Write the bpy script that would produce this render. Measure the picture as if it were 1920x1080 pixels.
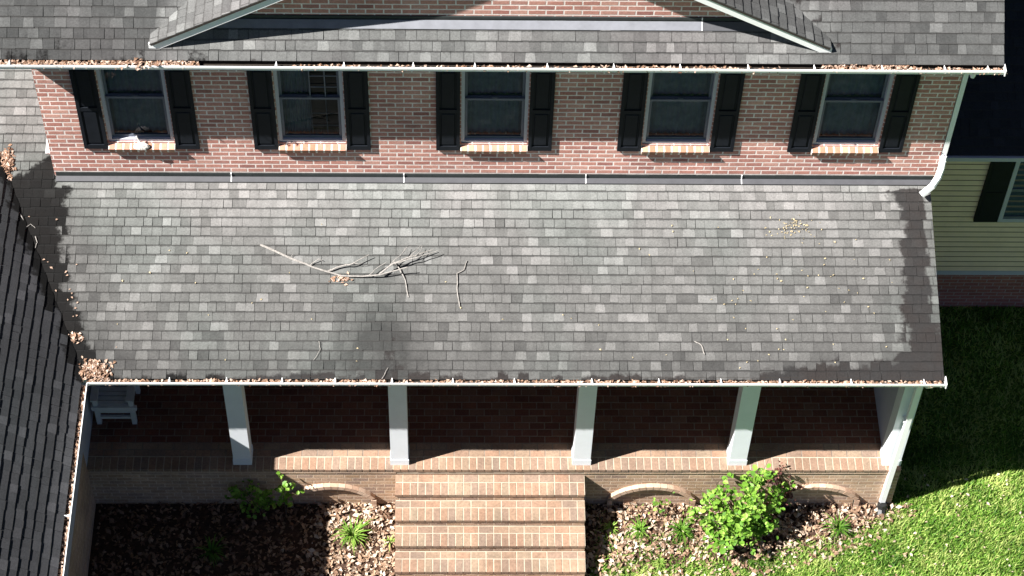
import bpy, math, random
from mathutils import Vector, Matrix, noise
random.seed(11)
for o in list(bpy.data.objects): bpy.data.objects.remove(o)
sc = bpy.context.scene
# ------------------------------------------------------------------ camera
cd = bpy.data.cameras.new('camera'); cam = bpy.data.objects.new('camera', cd)
sc.collection.objects.link(cam); sc.camera = cam
Rr = Vector((0.99966466, -0.01272703, 0.02255191)); Ru = Vector((-0.00326636, 0.80195936, 0.59736967)); Rf = Vector((0.02568846, 0.59724301, -0.80164886))
M = Matrix.Identity(4)
for i in range(3): M[i][0] = Rr[i]; M[i][1] = Ru[i]; M[i][2] = -Rf[i]
M[0][3], M[1][3], M[2][3] = -0.10627, -15.98556, 25.57438
cam.matrix_world = M
cd.sensor_width = 36; cd.lens = 4160.5 * 36 / 1920; cd.clip_start = .5; cd.clip_end = 2000
# ------------------------------------------------------------------ light
KX, KY = .815, .268                      # shadow displacement per metre of height
tosun = Vector((-KX, -KY, 1)).normalized()
elev = math.asin(tosun.z)
w = bpy.data.worlds.new("World"); sc.world = w; w.use_nodes = True
nt = w.node_tree; nt.nodes.clear()
sky = nt.nodes.new('ShaderNodeTexSky'); sky.sky_type = 'NISHITA'; sky.sun_disc = False
sky.sun_elevation = elev; sky.sun_rotation = math.atan2(tosun.x, tosun.y)
bg = nt.nodes.new('ShaderNodeBackground'); bg.inputs[1].default_value = .05; sky.air_density = .25; sky.dust_density = .3
wo = nt.nodes.new('ShaderNodeOutputWorld')
nt.links.new(sky.outputs[0], bg.inputs[0]); nt.links.new(bg.outputs[0], wo.inputs[0])
sl = bpy.data.lights.new('sun', 'SUN'); sl.energy = 5.0; sl.angle = math.radians(.53); sl.color = (1, .97, .925)
so = bpy.data.objects.new('sun', sl); sc.collection.objects.link(so)
so.rotation_euler = (-tosun).to_track_quat('-Z', 'Y').to_euler()
vs = sc.view_settings; vs.view_transform = 'Standard'; vs.look = 'None'; vs.gamma = 1; vs.exposure = 1.62; vs.use_curve_mapping = False
try: sc.cycles.max_bounces = 6
except Exception: pass

# ------------------------------------------------------------------ node helpers
class NT:
    def __init__(s, name):
        s.m = bpy.data.materials.new(name); s.m.use_nodes = True; s.t = s.m.node_tree; s.t.nodes.clear()
        s.out = s.n('ShaderNodeOutputMaterial'); s.b = s.n('ShaderNodeBsdfPrincipled'); s.l(s.b.outputs[0], s.out.inputs[0])
    def n(s, t, **k):
        a = s.t.nodes.new(t)
        for x, v in k.items(): setattr(a, x, v)
        return a
    def l(s, a, b): s.t.links.new(a, b)
    def put(s, sock, v):
        if isinstance(v, (int, float)): sock.default_value = v
        elif isinstance(v, tuple): sock.default_value = v if len(v) == len(sock.default_value) else (*v, 1)
        else: s.l(v, sock)
    def math(s, op, a, b=0., c=0.):
        q = s.n('ShaderNodeMath', operation=op)
        for i, v in enumerate((a, b, c)): s.put(q.inputs[i], v)
        return q.outputs[0]
    def mr(s, v, a, b, c=0., d=1., smooth=True):
        q = s.n('ShaderNodeMapRange'); q.interpolation_type = 'SMOOTHSTEP' if smooth else 'LINEAR'
        s.put(q.inputs[0], v)
        for i, x in enumerate((a, b, c, d)): s.put(q.inputs[i + 1], x)
        return q.outputs[0]
    def mix(s, f, a, b, mode='MIX'):
        q = s.n('ShaderNodeMix', data_type='RGBA', blend_type=mode)
        s.put(q.inputs[0], f); s.put(q.inputs[6], a); s.put(q.inputs[7], b); return q.outputs[2]
    def noise(s, scale, detail=3, rough=.55, vec=None, out=0, dim='3D'):
        q = s.n('ShaderNodeTexNoise'); q.noise_dimensions = dim
        q.inputs['Scale'].default_value = scale; q.inputs['Detail'].default_value = detail; q.inputs['Roughness'].default_value = rough
        if vec is not None: s.l(vec, q.inputs['Vector'])
        return q.outputs[out]
    def geo(s): return s.n('ShaderNodeNewGeometry').outputs['Position']
    def ramp(s, f, stops):
        q = s.n('ShaderNodeValToRGB'); r = q.color_ramp
        while len(r.elements) < len(stops): r.elements.new(.5)
        for e, (p, c) in zip(r.elements, stops): e.position = p; e.color = (*c, 1)
        s.put(q.inputs[0], f); return q.outputs[0]
    def bump(s, h, strength=.4, dist=.01):
        q = s.n('ShaderNodeBump'); q.inputs['Strength'].default_value = strength; q.inputs['Distance'].default_value = dist
        s.put(q.inputs['Height'], h); s.l(q.outputs[0], s.b.inputs['Normal'])
    def fin(s, col, rough=.8, spec=.3):
        s.put(s.b.inputs['Base Color'], col); s.put(s.b.inputs['Roughness'], rough); s.b.inputs['Specular IOR Level'].default_value = spec
        return s.m

def brick_mat(name, w, h, mort, cols, mcol, var=.25, stain=.25):
    t = NT(name); uv = t.n('ShaderNodeUVMap').outputs[0]
    sep = t.n('ShaderNodeSeparateXYZ'); P = t.geo()
    wob = t.noise(9, 2, .5, P); wob2 = t.noise(11, 2, .5, t.n('ShaderNodeTexCoord').outputs['Object'])
    t.l(uv, sep.inputs[0])
    u = t.math('ADD', sep.outputs[0], t.math('MULTIPLY', t.math('SUBTRACT', wob2, .5), .012))
    v = t.math('ADD', sep.outputs[1], t.math('MULTIPLY', t.math('SUBTRACT', wob, .5), .008))
    row = t.math('FLOOR', t.math('DIVIDE', v, h))
    uo = t.math('ADD', t.math('DIVIDE', u, w), t.math('MULTIPLY', t.math('MODULO', t.math('ABSOLUTE', row), 2.), .5))
    cell = t.math('FLOOR', uo)
    fu = t.math('MULTIPLY', t.math('FRACT', uo), w); fv = t.math('MULTIPLY', t.math('FRACT', t.math('DIVIDE', v, h)), h)
    du = t.math('MINIMUM', fu, t.math('SUBTRACT', w, fu)); dv = t.math('MINIMUM', fv, t.math('SUBTRACT', h, fv))
    d = t.math('MINIMUM', du, dv)
    d = t.math('ADD', d, t.math('MULTIPLY', t.math('SUBTRACT', t.noise(60, 2, .6, P), .5), .007))
    mask = t.mr(d, mort * .5 - .0015, mort * .5 + .0025)          # 1 on brick
    cv = t.n('ShaderNodeCombineXYZ'); t.l(cell, cv.inputs[0]); t.l(row, cv.inputs[1])
    wn = t.n('ShaderNodeTexWhiteNoise', noise_dimensions='2D'); t.l(cv.outputs[0], wn.inputs['Vector'])
    n = len(cols); bc = t.ramp(wn.outputs[0], [(i / (n - 1), c) for i, c in enumerate(cols)])
    fine = t.mr(t.noise(38, 4, .7, P), .25, .75, 1 - var, 1 + var, False)
    bc = t.mix(1., bc, t.n('ShaderNodeCombineColor').outputs[0], 'MULTIPLY') if False else t.mix(1., bc, fine, 'MULTIPLY')
    mc = t.mix(1., mcol, t.mr(t.noise(14, 4, .7, P), .25, .75, .78, 1.1, False), 'MULTIPLY')
    bloom = t.mr(t.noise(5, 4, .75, P), .55, .8, 0., .22)
    bc = t.mix(bloom, bc, mcol)
    col = t.mix(mask, mc, bc)
    big = t.mr(t.noise(1.1, 4, .6, P), .3, .7, 1 - stain, 1.05, False)
    col = t.mix(1., col, big, 'MULTIPLY')
    t.bump(t.math('ADD', mask, t.math('MULTIPLY', t.noise(90, 2, .6, P), .4)), .55, .005)
    return t.fin(col, .88, .2)

def tone_mat(name, c0, c1, c2, noise_s=45, nv=.3, big=.2, rough=.85, bump=.3, trans=0.):
    """base colour from the per-piece attribute 'col' (r = tone)"""
    t = NT(name); a = t.n('ShaderNodeAttribute'); a.attribute_name = 'col'
    s = t.n('ShaderNodeSeparateColor'); t.l(a.outputs['Color'], s.inputs[0]); P = t.geo()
    col = t.ramp(s.outputs[0], [(0, c0), (.5, c1), (1, c2)])
    col = t.mix(1., col, t.mr(t.noise(noise_s, 4, .7, P), .25, .75, 1 - nv, 1 + nv, False), 'MULTIPLY')
    col = t.mix(1., col, t.mr(t.noise(1.4, 3, .6, P), .3, .7, 1 - big, 1 + big * .4, False), 'MULTIPLY')
    if bump: t.bump(t.noise(noise_s * 1.5, 3, .6, P), bump, .004)
    m = t.fin(col, rough, .25)
    if trans:
        tr = t.n('ShaderNodeBsdfTranslucent'); t.l(col, tr.inputs[0]); mx = t.n('ShaderNodeMixShader'); mx.inputs[0].default_value = trans
        t.l(t.b.outputs[0], mx.inputs[1]); t.l(tr.outputs[0], mx.inputs[2]); t.l(mx.outputs[0], t.out.inputs[0])
    return m

def plain(name, c, rough=.5, var=.08, scale=6, spec=.4, dirt=0., dirtc=(.12, .1, .08)):
    t = NT(name); P = t.geo()
    col = t.mix(1., c, t.mr(t.noise(scale, 4, .65, P), .25, .75, 1 - var, 1 + var * .5, False), 'MULTIPLY')
    if dirt: col = t.mix(t.mr(t.noise(3.5, 6, .75, P), .5, .85, 0., dirt), col, dirtc)
    return t.fin(col, rough, spec)

def shingle_mat(name, dark, mid, light, stainc):
    t = NT(name); a = t.n('ShaderNodeAttribute'); a.attribute_name = 'col'
    s = t.n('ShaderNodeSeparateColor'); t.l(a.outputs['Color'], s.inputs[0]); P = t.geo()
    uv = t.n('ShaderNodeUVMap').outputs[0]; sp = t.n('ShaderNodeSeparateXYZ'); t.l(uv, sp.inputs[0])
    tone = t.math('ADD', s.outputs[0], t.math('MULTIPLY', t.math('SUBTRACT', t.noise(.9, 5, .6, P), .5), .32))
    tone = t.math('ADD', tone, t.math('MULTIPLY', t.math('SUBTRACT', t.noise(7, 4, .7, P), .5), .30))
    col = t.ramp(tone, [(0, dark), (.5, mid), (1, light)])
    hue = t.mr(t.noise(.55, 2, .5, P), .4, .6)
    col = t.mix(1., col, t.mix(hue, (1.0, .985, .99), (.965, 1.01, 1.0)), 'MULTIPLY')
    mp = t.n('ShaderNodeMapping'); mp.inputs['Scale'].default_value = (7, .9, .9); t.l(P, mp.inputs[0])
    stk = t.mr(t.noise(1.0, 4, .65, mp.outputs[0]), .35, .7, 1.05, .86, False)
    col = t.mix(1., col, stk, 'MULTIPLY')
    gr = t.math('MULTIPLY', t.mr(t.noise(160, 3, .8, P), .3, .7, .8, 1.2, False), t.mr(t.noise(48, 5, .75, P), .3, .7, .74, 1.26, False))
    col = t.mix(1., col, gr, 'MULTIPLY')
    # granule shadow band printed along the head of every exposure, and a darker tone at the cut edges
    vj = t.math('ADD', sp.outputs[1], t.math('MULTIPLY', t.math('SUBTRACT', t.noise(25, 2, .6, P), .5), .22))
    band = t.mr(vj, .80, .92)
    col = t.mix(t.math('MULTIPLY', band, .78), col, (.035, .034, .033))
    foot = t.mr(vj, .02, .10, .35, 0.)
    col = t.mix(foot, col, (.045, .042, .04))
    sm = t.math('ADD', s.outputs[1], t.math('MULTIPLY', t.math('SUBTRACT', t.noise(9, 6, .75, P), .5), .75))
    sm = t.mr(sm, .43, .64)
    stainc_ = t.mix(s.outputs[2], stainc, tuple(x * .22 for x in stainc))
    sc_ = t.mix(t.mr(t.noise(2.2, 4, .6, P), .35, .65), stainc_, t.mix(1., stainc_, (1.0, .9, .86), 'MULTIPLY'))
    sc_ = t.mix(1., sc_, gr, 'MULTIPLY'); sc_ = t.mix(t.math('MULTIPLY', band, .4), sc_, (.012, .012, .012))
    sc_ = t.mix(t.math('MULTIPLY', t.mr(tone, .3, 1.), .07), sc_, col)
    col = t.mix(t.math('MULTIPLY', sm, .98), col, sc_)
    t.bump(t.noise(240, 2, .6, P), .5, .003)
    return t.fin(col, .92, .15)

MW = {}
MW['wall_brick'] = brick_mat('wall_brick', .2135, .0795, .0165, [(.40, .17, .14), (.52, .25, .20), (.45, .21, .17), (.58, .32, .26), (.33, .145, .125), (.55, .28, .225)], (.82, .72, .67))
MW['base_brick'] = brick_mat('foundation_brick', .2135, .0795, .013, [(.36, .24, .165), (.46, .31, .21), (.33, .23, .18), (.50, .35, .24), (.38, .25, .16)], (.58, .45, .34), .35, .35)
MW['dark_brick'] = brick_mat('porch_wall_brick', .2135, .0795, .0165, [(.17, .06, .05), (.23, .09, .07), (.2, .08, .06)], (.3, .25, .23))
MW['side_brick'] = brick_mat('side_foundation_brick', .2135, .0795, .014, [(.30, .11, .085), (.38, .15, .11), (.33, .12, .10)], (.40, .30, .26))
MW['paver'] = tone_mat('paver_brick', (.215, .155, .118), (.275, .168, .113), (.255, .19, .135), 30, .3, .35)
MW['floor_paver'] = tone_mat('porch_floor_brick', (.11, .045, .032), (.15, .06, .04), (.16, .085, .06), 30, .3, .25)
MW['sill_brick'] = tone_mat('sill_brick', (.34, .16, .10), (.40, .20, .14), (.44, .26, .18), 30, .2, .1)
MW['arch_brick'] = tone_mat('arch_brick', (.34, .22, .15), (.42, .28, .20), (.50, .37, .28), 30, .2, .1)
MW['sill_mortar'] = plain('sill_mortar', (.72, .66, .6), .95, .15, 12)
MW['mortar'] = plain('pale_mortar', (.40, .34, .265), .95, .3, 12, .1, .5, (.18, .13, .09))
MW['floor_mortar'] = plain('floor_mortar', (.2, .16, .13), .95, .3, 12, .1)
MW['shingle'] = shingle_mat('grey_shingle', (.038, .038, .037), (.106, .106, .102), (.205, .202, .197), (.0215, .0205, .0205))
MW['shingle_main'] = shingle_mat('grey_shingle_main_roof', (.040, .039, .039), (.096, .093, .092), (.195, .19, .187), (.02, .018, .018))
MW['shingle_shade_tone'] = shingle_mat('shade_toned_shingle', (.022, .023, .025), (.036, .037, .04), (.07, .07, .075), (.015, .015, .015))  # grey shingle darkened to hold the shade of the slopes it covers
MW['white'] = plain('white_painted_metal', (.80, .80, .80), .35, .05, 5, .5, .06)
MW['post_white'] = plain('white_post_paint', (.68, .71, .745), .5, .05, 5, .3, .15, (.3, .28, .25))
MW['trim'] = plain('grey_white_trim', (.44, .44, .49), .5, .08)
MW['black'] = plain('black_shutter_paint', (.009, .011, .015), .6, .25, 8, .12, .25, (.035, .037, .037))
MW['flash_dark'] = plain('dark_wall_flashing', (.03, .035, .035), .7, .3, 10)
MW['flash'] = plain('grey_flashing', (.062, .063, .070), .55, .2, 7, .4, .4, (.05, .05, .05))
MW['flash_pale'] = plain('pale_flashing', (.16, .165, .185), .5, .2, 7)
MW['sash'] = plain('blue_grey_sash', (.10, .115, .15), .5, .15)
MW['curtain'] = plain('dark_curtain', (.20, .255, .30), .9, .3, 9)
MW['soffit'] = plain('soffit', (.5, .5, .5), .7)
MW['cream'] = plain('cream_siding_paint', (.78, .60, .40), .6, .1, 3, .3, .2)
MW['cream_lap_shade'] = plain('siding_lap_shade', (.30, .23, .15), .8)
MW['chair'] = plain('grey_white_chair_paint', (.5, .51, .53), .6, .12, 12)
MW['gutter_dirt'] = plain('gutter_dirt', (.022, .016, .012), .9, .4, 30)
MW['drip'] = plain('dark_drip_edge', (.03, .022, .018), .8, .3, 20)
MW['nest'] = plain('pale_nest', (.75, .7, .66), .9, .2, 25)
MW['boot'] = plain('black_plastic', (.015, .015, .015), .5)
MW['bark'] = plain('bleached_bark', (.30, .28, .26), .9, .6, 55, .15, .7, (.10, .08, .06))
MW['stem'] = plain('brown_stem', (.10, .065, .045), .9, .3, 30)
MW['leaf_green'] = tone_mat('shrub_leaf', (.07, .17, .018), (.16, .33, .035), (.30, .47, .08), 30, .2, .1, .5, 0, .3)
MW['blade'] = tone_mat('grass_blade', (.045, .13, .012), (.16, .31, .035), (.43, .50, .15), 3, .2, .35, .6, 0, .25)
MW['litter'] = tone_mat('dry_leaf', (.10, .05, .03), (.38, .25, .165), (.64, .54, .44), 40, .3, .2, .8, 0, .1)
MW['litter_orange'] = tone_mat('orange_dry_leaf', (.10, .05, .03), (.31, .19, .125), (.52, .40, .33), 40, .3, .2, .8, 0, .1)
MW['petal'] = plain('pale_petal', (.4, .33, .2), .8, .3, 20)
MW['purple'] = tone_mat('dry_purple_leaf', (.03, .01, .012), (.10, .035, .03), (.26, .12, .09), 30, .2, .1, .6, 0, .15)
t = NT('window_glass'); P = t.geo()
gl = t.n('ShaderNodeBsdfGlossy'); gl.inputs[1].default_value = .02; tr = t.n('ShaderNodeBsdfTransparent'); tr.inputs[0].default_value = (.55, .6, .62, 1)
fr = t.n('ShaderNodeFresnel'); fr.inputs[0].default_value = 1.27; mx = t.n('ShaderNodeMixShader')
t.l(fr.outputs[0], mx.inputs[0]); t.l(tr.outputs[0], mx.inputs[1]); t.l(gl.outputs[0], mx.inputs[2]); t.l(mx.outputs[0], t.out.inputs[0]); MW['glass'] = t.m
t = NT('soil'); P = t.geo()
MW['soil'] = t.fin(t.ramp(t.noise(14, 6, .75, P), [(.3, (.02, .012, .009)), (.55, (.06, .035, .025)), (.75, (.13, .085, .06))]), .95, .1)
t = NT('lawn_ground'); P = t.geo()
MW['lawn'] = t.fin(t.mix(t.mr(t.noise(30, 5, .8, P), .35, .7), (.02, .045, .008), (.12, .20, .03)), .95, .1)

# ------------------------------------------------------------------ mesh helpers
class MB:
    def __init__(s): s.v = []; s.f = []; s.uv = []; s.c = []; s.mi = []
    def poly(s, pts, col=(.5, 0, 0), mi=0, uv=None):
        b = len(s.v); s.v += [tuple(p) for p in pts]; s.f.append(tuple(range(b, b + len(pts))))
        if uv is None:
            p = [Vector(q) for q in pts]; n = Vector((0, 0, 0))
            for i in range(len(p)):
                n += p[i].cross(p[(i + 1) % len(p)])
            a = [abs(x) for x in n]
            if a[2] >= a[0] and a[2] >= a[1]: uv = [(q.x, q.y) for q in p]
            elif a[1] >= a[0]: uv = [(q.x, q.z) for q in p]
            else: uv = [(q.y, q.z) for q in p]
        s.uv += uv
        if isinstance(col, list): s.c += col
        else: s.c += [col] * len(pts)
        s.mi.append(mi)
    def box(s, x0, x1, y0, y1, z0, z1, col=(.5, 0, 0), mi=0, mtx=None, skip=''):
        P = [Vector((x, y, z)) for z in (z0, z1) for y in (y0, y1) for x in (x0, x1)]
        if mtx is not None: P = [mtx @ p for p in P]
        for nm, q in (('b', (0, 2, 3, 1)), ('t', (4, 5, 7, 6)), ('f', (0, 1, 5, 4)), ('k', (2, 6, 7, 3)), ('l', (0, 4, 6, 2)), ('r', (1, 3, 7, 5))):
            if nm not in skip: s.poly([P[i] for i in q], col, mi)
    def bevbox(s, x0, x1, y0, y1, z0, z1, b, col=(.5, 0, 0), mi=0):
        """box with a chamfered top"""
        A = [(x0, y0, z0), (x1, y0, z0), (x1, y1, z0), (x0, y1, z0)]
        B = [(x0, y0, z1 - b), (x1, y0, z1 - b), (x1, y1, z1 - b), (x0, y1, z1 - b)]
        C = [(x0 + b, y0 + b, z1), (x1 - b, y0 + b, z1), (x1 - b, y1 - b, z1), (x0 + b, y1 - b, z1)]
        for i in range(4):
            j = (i + 1) % 4; s.poly([A[i], A[j], B[j], B[i]], col, mi); s.poly([B[i], B[j], C[j], C[i]], col, mi)
        s.poly(C, col, mi)
    def tube(s, pts, rad, n=6, col=(.5, 0, 0), mi=0, sq=False):
        pts = [Vector(p) for p in pts]; rad = rad if isinstance(rad, (list, tuple)) else [rad] * len(pts)
        rings = []; up = Vector((0, 0, 1))
        for i, p in enumerate(pts):
            d = (pts[min(i + 1, len(pts) - 1)] - pts[max(i - 1, 0)]).normalized()
            a = d.cross(up)
            if a.length < .2: a = d.cross(Vector((0, 1, 0)))
            a.normalize(); b = a.cross(d)
            ph = math.pi / n if sq else 0
            rings.append([p + (a * math.cos(ph + 2 * math.pi * k / n) + b * math.sin(ph + 2 * math.pi * k / n)) * rad[i] for k in range(n)])
        for i in range(len(rings) - 1):
            for k in range(n):
                k2 = (k + 1) % n; s.poly([rings[i][k], rings[i][k2], rings[i + 1][k2], rings[i + 1][k]], col, mi)
        s.poly(rings[0][::-1], col, mi); s.poly(rings[-1], col, mi)
    def build(s, name, mats, parent=None, smooth=False, label=None, origin=None):
        me = bpy.data.meshes.new(name)
        off = Vector(origin) if origin else (parent_loc(parent) if parent else Vector((0, 0, 0)))
        me.from_pydata([tuple(Vector(p) - off) for p in s.v], [], s.f)
        for m in (mats if isinstance(mats, (list, tuple)) else [mats]): me.materials.append(MW[m])
        ul = me.uv_layers.new(name='UVMap'); ul.data.foreach_set('uv', [x for q in s.uv for x in q])
        ca = me.color_attributes.new('col', 'FLOAT_COLOR', 'CORNER'); ca.data.foreach_set('color', [x for q in s.c for x in (*q, 1.)])
        me.polygons.foreach_set('material_index', s.mi)
        if smooth: me.polygons.foreach_set('use_smooth', [True] * len(s.f))
        me.update()
        o = bpy.data.objects.new(name, me); sc.collection.objects.link(o)
        if parent: o.parent = parent
        else: o.location = off
        if parent and origin: o.location = off - parent_loc(parent)
        if label: o['label'] = label
        return o
def parent_loc(p):
    l = Vector(p.location)
    while p.parent: p = p.parent; l += Vector(p.location)
    return l
def tag(o, label=None, cat=None, group=None, kind=None):
    if label: o['label'] = label
    if cat: o['category'] = cat
    if group: o['group'] = group
    if kind: o['kind'] = kind
    return o
def empty(name, loc, label, cat, group=None):
    o = bpy.data.objects.new(name, None); sc.collection.objects.link(o); o.location = loc
    return tag(o, label, cat, group)
def clip(poly, n, d):
    """keep the part of a 2-D polygon where n.p <= d"""
    out = []
    for i in range(len(poly)):
        a, b = poly[i], poly[(i + 1) % len(poly)]
        da = n[0] * a[0] + n[1] * a[1] - d; db = n[0] * b[0] + n[1] * b[1] - d
        if da <= 0: out.append(a)
        if (da < 0 < db) or (db < 0 < da):
            t = da / (da - db); out.append((a[0] + (b[0] - a[0]) * t, a[1] + (b[1] - a[1]) * t))
    return out

EXPO = .1275
def shingles(mb, O, U, V, u0, u1, vmax, regions, stain=None, tonef=None, light=.2, flip=False, edge=.008, vmin=0.):
    """rows of laminated shingles on the plane O + u U + v V; regions: lists of half-planes (nu,nv,d)"""
    O, U, V = Vector(O), Vector(U).normalized(), Vector(V).normalized(); N = U.cross(V)
    if N.z < 0: N = -N
    k = 0; v = vmin
    while v < vmax - 1e-4:
        va, vb = v, min(v + EXPO, vmax)
        u = u0 - random.random() * .2; raised = True
        pieces = []
        while u < u1:
            if random.random() < .80: wd = random.choice((.115, .125, .135, .15)) + random.uniform(-.008, .008)
            else: wd = random.choice((.18, .24, .27))
            isl = random.random() < light
            if isl: wd = random.uniform(.10, .155)
            tone = random.uniform(.36, .52) if not isl else random.uniform(.56, .76)
            if not isl and random.random() < .12: tone = random.uniform(.2, .34)
            sl = random.uniform(0, .012) if isl else random.uniform(-.003, .004)
            hh = .0045 if isl else random.choice((0, .0, .003))
            pieces.append((u, u + wd, sl, tone, hh)); u += wd
        for (a, b, sl, tone, hh) in pieces:
            g = random.choice((.0006, .0015, .0025, .004))
            jb = random.uniform(-.006, .005)
            lo = va + jb if k else va
            P0 = [(a + g - sl, lo), (b - g + sl, lo), (b - g, vb + .012), (a + g, vb + .012)]
            pt = random.uniform(-.2, .2)
            for rg in regions:
                P = P0
                for (nu, nv, d) in rg:
                    P = clip(P, (nu, nv), d)
                    if len(P) < 3: break
                if len(P) < 3: continue
                def H(q): return edge * (1 - (q[1] - va) / EXPO) + .001 + hh * (1 - .7 * (q[1] - va) / EXPO)
                W = [O + U * q[0] + V * q[1] + N * H(q) for q in P]
                B = [O + U * q[0] + V * q[1] - N * .004 for q in P]
                cs = []
                for q, wpt in zip(P, W):
                    s_ = stain(wpt.x, wpt.y) + pt if stain else 0.
                    tt = tone + (tonef(wpt.x, wpt.y) if tonef else 0.)
                    cs.append((max(0, min(1, tt)), max(0, min(1, s_)), 1. if wpt.x < -3 else 0.))
                uvs = [(q[0], (q[1] - va) / EXPO) for q in P]
                mb.poly(W, cs, 0, uvs)
                m = len(P)
                for i in range(m):
                    j = (i + 1) % m
                    mb.poly([B[i], B[j], W[j], W[i]], [cs[i], cs[j], cs[j], cs[i]], 0, [(P[i][0], .5), (P[j][0], .5), (P[j][0], .5), (P[i][0], .5)])
        v += EXPO; k += 1
def deck(mb, O, U, V, poly, th=.03):
    O, U, V = Vector(O), Vector(U).normalized(), Vector(V).normalized(); N = U.cross(V)
    if N.z < 0: N = -N
    T = [O + U * a + V * b - N * .003 for a, b in poly]; B = [p - N * th for p in T]
    mb.poly(T, (.1, .0, 0), 0, [(p[0], .5) for p in poly]); mb.poly(B[::-1], (.1, 0, 0), 1)
    for i in range(len(T)):
        j = (i + 1) % len(T); mb.poly([B[i], B[j], T[j], T[i]], (.1, 0, 0), 1)

# ================================================================== LAYOUT NUMBERS (metres; porch floor edge at y=0, z=0)
GZ = -.925                       # ground level
YW = 2.309                       # plane of the upper brick wall
XL, XR = -5.257, 6.115           # its ends
YG, HG = -.385, 2.545            # porch gutter lip, bottom of its face
XG0, XG1 = -4.674, 6.073
YM, HM = 1.805, 5.965              # main gutter
PP = .316                       # porch roof pitch
RZ = lambda y: 2.5918 + PP * (y + .3)   # porch roof plane
XWG = -4.674                     # wing gutter lip
MZ = lambda y: 6.055 + .76 * (y - 1.905)   # main roof plane

# ------------------------------------------------------------------ ground
def sheet(name, x0, x1, y0, y1, z, mat, label, n=1):
    mb = MB()
    mb.poly([(x0, y0, z), (x1, y0, z), (x1, y1, z), (x0, y1, z)])
    return tag(mb.build(name, mat), label, None, None, 'structure')
g = sheet('lawn', -300, 300, -300, 300, GZ - .004, 'lawn', None); g['label'] = 'green lawn around the house'

house = empty('house', (0, 0, 0), 'red brick house with grey shingle roofs, white gutters and a long front porch', 'house')
# ------------------------------------------------------------------ main wall with openings
WINS = [(-4.485, -3.66), (-2.335, -1.495), (-.035, .80), (2.265, 3.12), (4.44, 5.28)]
WB, WT = 4.085, 5.52
mb = MB()
xs = [XL] + [a for w_ in WINS for a in w_] + [XR]
mb.box(XL, XR, YW, YW + .22, 0, WB, skip='t'); mb.box(XL, XR, YW, YW + .22, WT, 6.2)
for i in range(0, len(xs), 2): mb.box(xs[i], xs[i + 1], YW, YW + .22, WB, WT, skip='tb')
for a, b in WINS: mb.poly([(a, YW, WB), (b, YW, WB), (b, YW + .22, WB), (a, YW + .22, WB)])
# side and back walls of the two-storey block
mb.box(XL, XL + .22, YW + .22, 9.5, GZ, 6.2); mb.box(XR - .22, XR, YW + .22, 9.5, GZ, 6.2); mb.box(XL, XR, 9.5, 9.7, GZ, 6.2)
mb.build('upper_wall', 'wall_brick', house, label='red brick wall with pale mortar between the two roofs')
# gable brick face (flush with the wall below)
AX, AZ, GS = .317, 8.47, .555
gz = lambda x: AZ - GS * abs(x - AX)
zb = 6.10
mb = MB(); hw = (AZ - zb - .1) / GS
mb.poly([(AX - hw, YW, zb), (AX + hw, YW, zb), (AX, YW, AZ - .1)]); mb.poly([(AX - hw, YW + .15, zb), (AX, YW + .15, AZ - .1), (AX + hw, YW + .15, zb)])
mb.build('gable_wall', 'wall_brick', house, label='brick face of the wide front gable')

def brick_row(mb, x0, x1, y0, y1, z, w, th=.05, j=.0115, rnd=1., phase=0., bm=0):
    n = 0; x = x0 - phase
    while x < x1 - .01:
        a, b = max(x, x0), min(x + w - j, x1)
        if b - a > .02:
            mb.bevbox(a + random.uniform(-.0015, .0015), b + random.uniform(-.0015, .0015), y0 + random.uniform(-.002, .002), y1 - j + random.uniform(-.002, .002), z - th, z + random.uniform(-.0012, .0012), .004, (random.random(), 0, 0), bm)
        x += w; n += 1

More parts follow.
